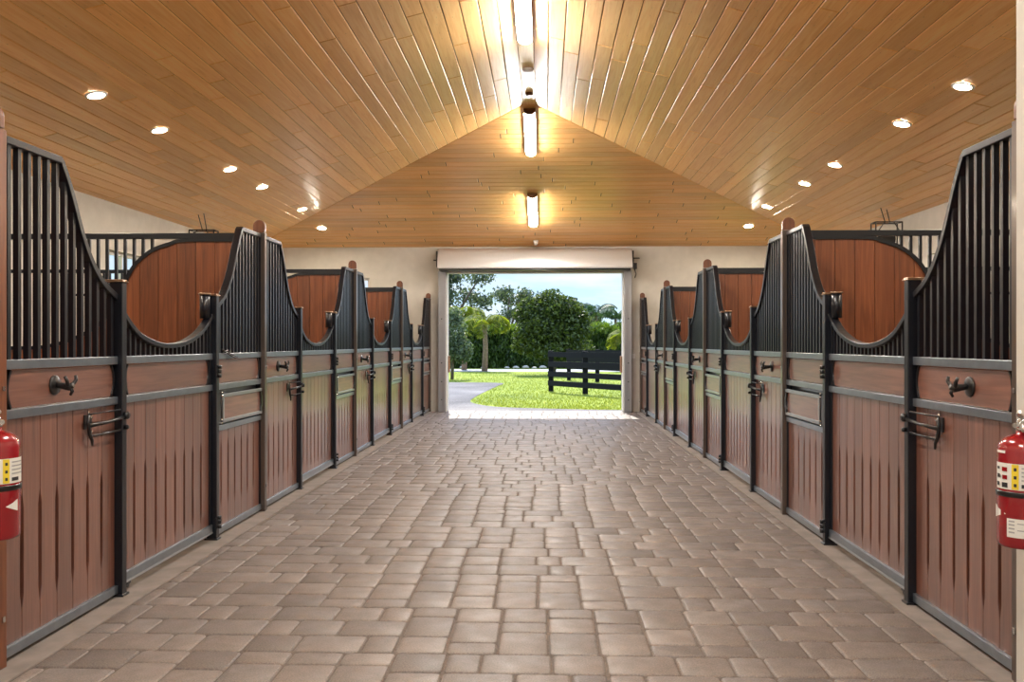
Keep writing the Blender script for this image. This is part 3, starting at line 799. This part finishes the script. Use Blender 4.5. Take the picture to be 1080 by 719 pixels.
# ------------------------------------------------------------------ fire extinguishers
def extinguisher(x, y, s, label):
    """s = +1 when the wall lies toward +x"""
    t = thing('fire_extinguisher', label, 'fire extinguisher', (x, y, 0), 'red fire extinguishers hung on the near walls')
    r = .088; z0, z1 = .628, 1.045
    m = MB(); m.lathe([(r-.012, z0), (r-.003, z0+.004), (r, z0+.015), (r, z1-.05), (r-.006, z1-.028), (r-.022, z1-.008), (r-.045, z1+.004), (.026, z1+.010), (.024, z1+.022)], n=40); m.build('cylinder', RED, parent=t)
    m = MB(); m.lathe([(.022, z1+.018), (.024, z1+.03), (.018, z1+.04), (.018, z1+.065), (.012, z1+.07)], n=18)
    m.tube([(0, 0, z1+.045), (-s*.045, -.03, z1+.045)], [.012, .010], 10); m.build('valve', SILVER, parent=t)
    m = MB(); m.lathe([(.019, -.006), (.019, .006)], (-s*.01, -.032, z1+.045), 'y', 16); m.build('pressure_gauge', LBL, parent=t)
    m = MB(); 
    m.tube([(s*.03, .0, z1+.06), (0, 0, z1+.074), (-s*.03, -.03, z1+.085), (-s*.05, -.075, z1+.10)], [.009, .011, .010, .007], 8)
    m.build('carry_handle', STEELB, parent=t)
    m = MB(); m.tube([(s*.02, .0, z1+.05), (-s*.02, -.05, z1+.052), (-s*.045, -.09, z1+.030)], [.008, .009, .006], 8); m.build('lever', STEELB, parent=t)
    m = MB(); pts = []
    for i in range(15):
        a = i/14; ang = s*(0.2+1.2*a)
        pts.append(((r+.016)*cos(pi*.5*(1-a)+.0)*(s)*.8, (r+.018)*(-.2-.7*a)*.6, z1+.04-.36*a**1.3))
    m.tube([(s*.02, 0, z1+.045), (s*.075, -.02, z1+.05)] + [(s*(r+.012)*cos(b), -(r+.012)*sin(b), zz) for b, zz in ((.1, z1+.02), (.3, z1-.05), (.42, .90), (.5, .80), (.55, .70))], .0095, 10)
    m.build('hose', BLACK, parent=t)
    def patch(name, mat, a0, a1, za, zb, rr=r+.0012, par=None):
        q = MB(); n = 10
        A = [(rr*cos(a0+(a1-a0)*i/n), rr*sin(a0+(a1-a0)*i/n)) for i in range(n+1)]
        lo = [q.V(p[0], p[1], za) for p in A]; hi = [q.V(p[0], p[1], zb) for p in A]
        for i in range(n): q.F([lo[i], lo[i+1], hi[i+1], hi[i]], True)
        return q.build(name, mat, parent=par or t, recalc=False)
    # angles: the face toward the camera is -y; toward the aisle is -s x
    base = atan2(-y, -x); off = 0 if s > 0 else .69
    def A(k): return base + off - k        # measured round the cylinder
    lab = patch('instruction_label', LBL, A(1.30), A(-1.0), .850, .948)
    patch('yellow_band', YEL, A(.42), A(.14), .852, .946, r+.002, lab)
    for i, (k0, k1, zz, hh, mt) in enumerate(((1.20,1.0,.928,.010,INK),(.86,.60,.925,.016,RED),(1.18,.98,.898,.014,INK),(.84,.60,.895,.016,RED),(1.2,1.02,.868,.014,INK),(.86,.58,.866,.018,INK),(.33,.22,.927,.012,INK),(.33,.22,.897,.012,INK),(.33,.22,.868,.012,INK),(.04,-.62,.933,.005,GREYP),(.04,-.70,.918,.005,GREYP),(.04,-.60,.903,.005,GREYP),(.04,-.70,.888,.005,GREYP),(.04,-.35,.866,.014,INK))):
        patch('pictogram', mt, A(k0), A(k1), zz-hh/2, zz+hh/2, r+.0026, lab)
    patch('size_label', LBL, A(1.25), A(.70), .985, .995)
    off = 0
    if s > 0:
        patch('inspection_tag', LBL, A(.62), A(-.35), .672, .742)
        for zz in (.732, .719, .705, .691): patch('tag_print', GREYP, A(.54), A(.30), zz-.003, zz+.003, r+.0022)
        for zz in (.725, .700): patch('tag_print', GREYP, A(.20), A(-.25), zz-.002, zz+.002, r+.0022)
    q = MB(); rr = r+.0015; kk = ((1.5,.785),(1.1,.772),(.66,.757),(1.1,.745),(1.5,.735)) if s > 0 else ((-1.0,.785),(-.7,.772),(-.38,.760),(-.7,.748),(-1.0,.738))
    v = [q.V(rr*cos(A(k)), rr*sin(A(k)), zz) for k, zz in kk]; q.F(v); q.build('arrow_label', LBL, parent=t, recalc=False)
    q = MB(); q.prism([(-.012, 0), (.012, 0), (.030, -.085), (.0, -.10), (-.030, -.085)], -.0008, .0008, 'y')
    o = q.build('hang_tag', LBL, parent=t, loc=(s*.0, -.045, z1+.055)); o.rotation_euler = (.25, s*-.25, 0)
    m = MB(); m.lathe([(r+.003, .822), (r+.004, .826), (r+.004, .838), (r+.003, .842)], n=40); m.build('strap', BLACK, parent=t)
    m = MB(); a, b = sorted((s*(r-.002), s*(r+.018))); m.box(a, b, -.03, .03, .66, 1.02); m.build('wall_bracket', STEEL, parent=t)
    return t
STEELB = pbr('polished_handle_metal', (.55,.52,.48), .3, metal=.9)
extinguisher(-2.176, 3.50, -1, 'red fire extinguisher on the left edge of the picture by the first stall')
extinguisher(1.822, 3.50, 1, 'red fire extinguisher on the cream wall at the right edge')

# ------------------------------------------------------------------ outside
G = -.03
m = MB(); 
a = [m.V(-80, YE+.2, G-.012), m.V(80, YE+.2, G-.012), m.V(80, 200, G-.012), m.V(-80, 200, G-.012)]; m.F(a)
for x0_, x1_ in ((-80, XL-.2), (XR+.2, 80)):
    m.F([m.V(x0_, -40, G-.012), m.V(x1_, -40, G-.012), m.V(x1_, YE+.2, G-.012), m.V(x0_, YE+.2, G-.012)])
struct(m.build('ground', GRASSG, recalc=False))
def flat(name, pts, z, mat):
    m = MB(); m.F([m.V(p[0], p[1], z) for p in pts]); o = m.build(name, mat, recalc=False); return struct(o)
edge = smooth_curve([(-30, 33.2), (-6, 33.1), (-3.2, 33.0), (-1.55, 32.5), (-1.58, 30.2), (-1.68, 28.0), (-1.80, 25.5), (-1.86, 23.4), (-1.80, 22.0), (-1.45, 20.9), (-.9, 20.2), (.3, 19.75), (1.7, 19.45), (6, 19.3), (30, 19.3)], 5)
flat('path', [(-30, YE+.2)] + [(-30, 25)] + edge + [(30, YE+.2)], G-.002, GRAVEL)
flat('road', [(-60, 45.5), (60, 45.5), (60, 49.8), (-60, 49.8)], G+.0, ROAD)
m = MB(); m.box(-7, 7, YE+.19, YE+.32, -.10, -.004); struct(m.build('trim_4', CONC))

# short grass blades in the near lawn
def grass():
    mb = MB(); n = 26000; k = 0
    while k < n:
        y = 19.3 + (R.random()**1.6)*24; x = R.uniform(-.16, .155)*y
        # outside of the gravel
        if y < 33.3:
            ex = None
            for a, b in zip(edge, edge[1:]):
                if (a[1]-y)*(b[1]-y) <= 0 and abs(a[1]-b[1]) > 1e-6 and a[0] > -3.5:
                    ex = a[0] + (b[0]-a[0])*(y-a[1])/(b[1]-a[1]); break
            if ex is not None and x < ex+.03: k += 1; continue
            if ex is None: k += 1; continue
        a = R.random()*pi; w = R.uniform(.006,.013); h = R.uniform(.025,.065); lx, ly = R.uniform(-.03,.03), R.uniform(-.03,.03)
        mb.curcol = (R.random(), 0, 0)
        mb.F([mb.V(x-w*cos(a), y-w*sin(a), G-.012), mb.V(x+w*cos(a), y+w*sin(a), G-.012), mb.V(x+lx, y+ly, G+h-.012)])
        k += 1
    o = mb.build('lawn_grass', LAWNB, recalc=False, color=True)
    tag(o, 'bright green mown grass growing beyond the far opening', 'grass', kind='stuff')
LAWNB = leafmat('grass_blades', (.16,.215,.024), (.33,.375,.055), .42)
grass()

# paddock fence
def fence(name, pts, h, label, rails_z=((1.0,1.15),(.71,.87),(.42,.57),(.15,.30))):
    t = thing(name, label, 'fence', (pts[0][0], pts[0][1], G), 'black board paddock fences')
    ox, oy = pts[0]
    P_ = [(p[0]-ox, p[1]-oy) for p in pts]
    for p in P_:
        m = MB(); m.box(p[0]-.075, p[0]+.075, p[1]-.075, p[1]+.075, 0, h); m.build('fence_post', FENCE, parent=t, bevel=.01)
    for a, b in zip(P_, P_[1:]):
        dx, dy = b[0]-a[0], b[1]-a[1]; L = sqrt(dx*dx+dy*dy); nx, ny = -dy/L*.02, dx/L*.02
        ux, uy = dx/L, dy/L
        # boards sit on the camera side of the posts
        ofx, ofy = (ny and -nx/.02*.095 or 0), -ny/.02*.095
        if ofy > 0: ofx, ofy = -ofx, -ofy
        for z0, z1 in rails_z:
            m = MB()
            q = [(a[0]+ofx-nx, a[1]+ofy-ny), (b[0]+ofx-nx, b[1]+ofy-ny), (b[0]+ofx+nx, b[1]+ofy+ny), (a[0]+ofx+nx, a[1]+ofy+ny)]
            m.prism(q, z0+.03, z1+.03, 'z'); m.build('fence_board', FENCE, parent=t)
    return t
fence('paddock_fence', [(.20, 26.8), (1.15, 25.35), (2.12, 24.0), (3.1, 22.6), (4.1, 21.2)], 1.21, 'black board fence run nearest the barn, coming from the corner post toward the right')
fence('paddock_fence', [(.95, 34.9), (1.95, 33.2), (2.95, 31.6), (4.0, 30.0), (5.0, 28.4)], 1.21, 'black board fence run seen through the nearer run, farther back')

# foliage
def leaves(mb, cx, cy, cz, rx, ry, rz, n, size, shell=.55, up=0.0, aspect=1.8, zmin=None):
    for _ in range(n):
        while True:
            a, b, c = R.gauss(0,1), R.gauss(0,1), R.gauss(0,1); L = sqrt(a*a+b*b+c*c)
            if L > .01: break
        rad = shell + (1-shell)*R.random()
        x, y, z = cx+a/L*rx*rad, cy+b/L*ry*rad, cz+c/L*rz*rad
        if zmin is not None and z < zmin: continue
        leaf(mb, x, y, z, size*R.uniform(.6,1.3), up, aspect)
def leaf(mb, x, y, z, s, up=0, aspect=1.8):
    d = [R.gauss(0,1), R.gauss(0,1), R.gauss(0,1)+up*2]; L = sqrt(sum(c*c for c in d)) or 1; d = [c/L for c in d]
    r = [R.gauss(0,1) for _ in range(3)]
    w = [d[1]*r[2]-d[2]*r[1], d[2]*r[0]-d[0]*r[2], d[0]*r[1]-d[1]*r[0]]; L = sqrt(sum(c*c for c in w)) or 1; w = [c/L for c in w]
    h = s*.5; k = h/aspect
    mb.curcol = (R.random(), R.random(), 0)
    mb.F([mb.V(x-d[0]*h, y-d[1]*h, z-d[2]*h), mb.V(x+w[0]*k, y+w[1]*k, z+w[2]*k), mb.V(x+d[0]*h, y+d[1]*h, z+d[2]*h), mb.V(x-w[0]*k, y-w[1]*k, z-w[2]*k)])
def trunk(t, paths, mat=BARK):
    m = MB()
    for p, r in paths: m.tube(p, r, 8)
    m.build('trunk', mat, parent=t)
def tree(x, y, label, blobs, n, size, mat, trunks, cat='tree', name='tree', shell=.5, up=0):
    t = thing(name, label, cat, (x, y, G))
    mb = MB(); tot = sum(b[3]*b[5] for b in blobs)
    for b in blobs: leaves(mb, *b[:6], int(n*b[3]*b[5]/tot), size, shell, up, zmin=.15)
    mb.build('crown', mat, parent=t, recalc=False, color=True)
    trunk(t, trunks)
    return t
DKGREEN = leafmat('dark_leaves', (.022,.045,.012), (.12,.165,.035), .4)
MIDG = leafmat('mid_leaves', (.03,.07,.012), (.08,.15,.03), .4)
GREYG = leafmat('grey_green_leaves', (.045,.075,.045), (.18,.24,.14), .4)
FARG = leafmat('far_leaves', (.04,.065,.05), (.14,.18,.13), .45)
ROCKM = None
LIME = leafmat('lime_leaves', (.05,.11,.012), (.20,.29,.03), .5)
PALMG = leafmat('palm_leaves', (.07,.14,.015), (.34,.36,.03), .55)
PALMD = leafmat('far_palm_leaves', (.02,.055,.03), (.07,.14,.07), .35)

# the dense round tree right of the middle
blobs = []
for i in range(26):
    a = R.random()*2*pi; r_ = R.random()**.5*1.45; z = R.uniform(1.0, 3.15)
    rr = r_*sqrt(max(.1, 1-((z-1.7)/1.9)**2))
    blobs.append((rr*cos(a)*1.22, rr*sin(a), z, .58, .55, .42))
blobs += [(0,0,1.85,1.8,1.5,1.4), (-.15,0,3.45,.8,.75,.42), (-.1,0,2.9,1.4,1.25,.6)]
tree(.40, 40.5, 'dense dark green round tree standing in the middle of the opening', blobs, 21000, .17, DKGREEN,
     [([(0,0,0),(.05,0,.6),(0,0,1.3),(.1,0,2.2)], [.12,.10,.09,.05]), ([(.02,0,.55),(-.35,.1,1.2),(-.7,.1,1.9)], [.06,.05,.03]), ([(.05,0,.6),(.4,0,1.3),(.8,0,2.0)], [.06,.05,.03])])
# small grey-green tree at the left jamb
tree(-3.75, 35.6, 'small grey-green tree with slim trunk at the left jamb of the opening', [(0,0,1.9,.75,.75,.8), (.35,0,1.2,.6,.6,.55), (-.4,.1,1.3,.7,.7,.6), (.1,0,2.5,.5,.5,.4), (.5,0,.95,.4,.4,.35)], 5200, .13, GREYG,
     [([(.1,0,0),(.12,0,.8),(0,0,1.6),(0,0,2.3)], [.07,.06,.05,.03])])
# tall trees far left
def big(x, y, h, w, label, n, mat=FARG, size=.3):
    bl = []
    for i in range(16):
        a = R.random()*2*pi; r_ = R.random()**.5*w*.62; z = h*R.uniform(.35,.92); f = sqrt(max(.15, 1-((z/h-.55)/.5)**2))
        bl.append((r_*cos(a)*f, r_*sin(a)*f, z, w*.27, w*.27, h*.11))
    tr = [([(0,0,0),(.1,0,h*.3),(0,0,h*.6),(.1,0,h*.85)], [.25,.2,.14,.05])]
    for b in bl[:9]: tr.append(([(0,0,h*.3),(b[0]*.5,b[1]*.5,(h*.3+b[2])/2+.2),(b[0],b[1],b[2])], [.12,.08,.04]))
    return tree(x, y, label, bl, n, size, mat, tr, shell=.2)
big(-6.4, 60, 6.9, 4.4, 'tall loose grey-green tree in the top left of the opening', 4600)
big(-2.9, 72, 6.0, 4.0, 'thinner grey-green tree behind the bright left palm', 3200)
big(-.2, 84, 5.6, 4.2, 'low hazy tree between the palm and the round dark tree', 2600, GREYG)
big(3.6, 68, 3.4, 2.2, 'low dark tree beyond the hedge, right of the round tree', 2600, FARG)
# hedge
def hedge():
    mb = MB(); n = 30000
    for _ in range(n):
        x = R.uniform(-12, 12); f = R.random()
        ht = 2.15 + .25*sin(x*1.7) + .15*sin(x*4.1+1)
        if f < .62: y = R.uniform(-.05,.25); z = R.uniform(.0, ht)
        else: y = R.uniform(0, 1.3); z = ht + R.uniform(-.15,.18)
        leaf(mb, x, y, z, .26*R.uniform(.6,1.3), 1.2, 3.0)
    o = mb.build('hedge', HEDGEM, recalc=False, color=True, loc=(0, 52.0, G)); tag(o, 'long dark green hedge running behind the road', 'hedge')
HEDGEM = leafmat('hedge_leaves', (.016,.045,.007), (.085,.155,.018), .45)
hedge()
mb = MB()
for cx, w in ((-2.9, 2.6), (3.3, 2.8)): leaves(mb, cx-0, 0, 2.25, w/2+.4, .7, .42, 1700, .24, .2, 1.0, 3)
o = mb.build('bright_shoots', LIME, recalc=False, color=True, loc=(0, 52.2, G)); o.name = 'hedge_shoots'
o.parent = bpy.data.objects['hedge']; o.location = (0, .2, 0)
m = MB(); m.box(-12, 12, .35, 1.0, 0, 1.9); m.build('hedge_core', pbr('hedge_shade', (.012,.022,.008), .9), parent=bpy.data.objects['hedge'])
# undergrowth pale stones in front of the hedge
for i, (x, s) in enumerate(((-2.1,.16),(-1.6,.20),(-1.05,.22),(-.55,.15),(-.1,.22),(-3.4,.18),(-4.6,.2))):
    m = MB(); n = 9
    m.lathe([(s*.4, 0), (s, s*.15), (s*.9, s*.5), (s*.35, s*.8)], n=n)
    for k in range(len(m.v)): v = m.v[k]; m.v[k] = (v[0]*R.uniform(.85,1.2), v[1]*R.uniform(.7,1.1), v[2])
    o = m.build('border_rock', ROCK, loc=(x, 50.6+R.uniform(0,.5), G)) if i else m.build('border_rock', pbr('pale_rock', (.42,.40,.36), .9), loc=(x, 50.8, G))
    if i == 0: ROCK = o.data.materials[0]
    tag(o, 'pale rock lying at the foot of the hedge beyond the road', 'rock', 'pale rocks along the hedge')

def palm(x, y, label, h, fl, nf, mat, droop=1.0, tr=.11, seed=0, group='palms beyond the lawn'):
    q = random.Random(seed)
    t = thing('palm_tree', label, 'palm', (x, y, G), group)
    m = MB(); m.tube([(0,0,0), (.05,0,h*.5), (0,0,h)], [tr*1.2, tr, tr*.8], 10); m.build('trunk', PALMBARK, parent=t)
    for k in range(nf):
        a = 2*pi*k/nf + q.uniform(-.2,.2); el = q.uniform(.5, 1.25); L = fl*q.uniform(.85,1.1)
        fm = MB(); pts = []
        px, pz = 0, 0; ang = el; N = 12
        for i in range(N+1):
            pts.append((px*cos(a), px*sin(a), h+pz)); px += L/N*cos(ang); pz += L/N*sin(ang); ang -= droop*(.12+.03*i)
        fm.tube(pts, [.022*(1-i/(N+2)) for i in range(N+1)], 5)
        for i in range(1, N):
            p = pts[i]; nx = pts[i+1]
            for j in range(4):
                f = j/4; bx, by, bz = [p[c]+(nx[c]-p[c])*f for c in range(3)]
                ll = L*.28*sin(pi*(.12+.8*(i+f)/N))
                for s_ in (-1, 1):
                    dx, dy = -sin(a)*s_, cos(a)*s_
                    tx, ty, tz = bx+dx*ll*.7+cos(a)*ll*.35, by+dy*ll*.7+sin(a)*ll*.35, bz-ll*q.uniform(.35,.75)
                    w = .022*L
                    fm.curcol = (q.random(), 0, 0)
                    fm.F([fm.V(bx, by, bz), fm.V((bx+tx)/2+cos(a)*w, (by+ty)/2+sin(a)*w, (bz+tz)/2+w*.6), fm.V(tx, ty, tz), fm.V((bx+tx)/2-cos(a)*w, (by+ty)/2-sin(a)*w, (bz+tz)/2-w*.2)])
        fm.build('frond', mat, parent=t, recalc=False, color=True)
    return t
palm(-3.05, 46, 'bright yellow-green palm with arching fronds in the left of the opening', 2.45, 2.1, 11, PALMG, 1.15, .13, 3)
palm(-4.30, 48.2, 'darker green palm close to the left jamb behind the small tree', 2.9, 1.8, 10, PALMG, 1.3, .13, 5)
palm(3.35, 58.5, 'dark palm silhouette against the sky right of the round tree', 3.2, 2.1, 9, PALMD, .75, .13, 8)
palm(5.2, 66, 'dark palm silhouette highest toward the right jamb', 3.2, 2.0, 9, PALMD, .8, .13, 12)
palm(4.05, 46.5, 'yellow-green palm low at the right jamb above the fence', 1.7, 1.5, 12, PALMG, 1.5, .13, 21)
# trees beside the barn, seen through the stall windows
big(-11.5, 15.5, 6.0, 5.0, 'bare-branched tree outside the left stall windows', 900, FARG, .25)
big(11.8, 22.0, 5.0, 4.0, 'leafy tree outside the right stall windows', 1600, MIDG, .28)

# ------------------------------------------------------------------ sky, sun
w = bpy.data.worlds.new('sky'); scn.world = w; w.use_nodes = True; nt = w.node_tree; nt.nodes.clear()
out = nt.nodes.new('ShaderNodeOutputWorld'); bg = nt.nodes.new('ShaderNodeBackground'); tc = nt.nodes.new('ShaderNodeTexCoord')
sep = nt.nodes.new('ShaderNodeSeparateXYZ'); nt.links.new(tc.outputs['Generated'], sep.inputs[0])
rp = nt.nodes.new('ShaderNodeValToRGB'); el = rp.color_ramp.elements
el[0].position = 0; el[0].color = (.62,.80,.98,1); el[1].position = .6; el[1].color = (.14,.32,.72,1)
e = rp.color_ramp.elements.new(.10); e.color = (.40,.64,.88,1)
nt.links.new(sep.outputs[2], rp.inputs[0])
mp = nt.nodes.new('ShaderNodeMapping'); mp.inputs['Scale'].default_value = (2.6, 2.6, 13); nt.links.new(tc.outputs['Generated'], mp.inputs[0])
ns = nt.nodes.new('ShaderNodeTexNoise'); ns.inputs['Scale'].default_value = 2.2; ns.inputs['Detail'].default_value = 7; ns.inputs['Roughness'].default_value = .55; nt.links.new(mp.outputs[0], ns.inputs['Vector'])
cr = nt.nodes.new('ShaderNodeValToRGB'); cr.color_ramp.elements[0].position = .42; cr.color_ramp.elements[1].position = .62; nt.links.new(ns.outputs[0], cr.inputs[0])
mx = nt.nodes.new('ShaderNodeMix'); mx.data_type = 'RGBA'; nt.links.new(cr.outputs[0], mx.inputs[0]); nt.links.new(rp.outputs[0], mx.inputs[6]); mx.inputs[7].default_value = (.72,.73,.76,1)
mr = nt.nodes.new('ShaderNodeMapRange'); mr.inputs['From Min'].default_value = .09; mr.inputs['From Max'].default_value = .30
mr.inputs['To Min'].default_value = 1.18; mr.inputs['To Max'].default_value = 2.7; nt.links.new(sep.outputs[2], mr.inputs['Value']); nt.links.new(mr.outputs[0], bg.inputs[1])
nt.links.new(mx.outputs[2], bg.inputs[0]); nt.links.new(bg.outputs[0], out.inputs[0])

sd = bpy.data.lights.new('sun', 'SUN'); sd.energy = 8.0; sd.color = (1, .95, .86); sd.angle = .009
so = bpy.data.objects.new('sun', sd); C.objects.link(so)
from mathutils import Vector
so.rotation_euler = Vector((-.24, 2.20, 2.84)).to_track_quat('Z', 'Y').to_euler()
so.location = (-2, 40, 40)

# ------------------------------------------------------------------ camera
cd = bpy.data.cameras.new('camera'); co = bpy.data.objects.new('camera', cd); C.objects.link(co)
co.location = (0, 0, 1.4); co.rotation_euler = (pi/2, 0, .0358)
cd.sensor_fit = 'HORIZONTAL'; cd.sensor_width = 36; cd.lens = 950/1080*36; cd.shift_y = 2.46/1080; cd.clip_start = .05; cd.clip_end = 500
scn.camera = co
vs = scn.view_settings; vs.view_transform = 'Standard'; vs.look = 'None'; vs.gamma = 1; vs.use_curve_mapping = False; vs.exposure = 0.30
scn.cycles.max_bounces = 8; scn.cycles.diffuse_bounces = 5; scn.cycles.glossy_bounces = 4; scn.cycles.transparent_max_bounces = 12
scn.cycles.use_denoising = True; scn.cycles.sample_clamp_indirect = 8; scn.cycles.caustics_reflective = False; scn.cycles.caustics_refractive = False
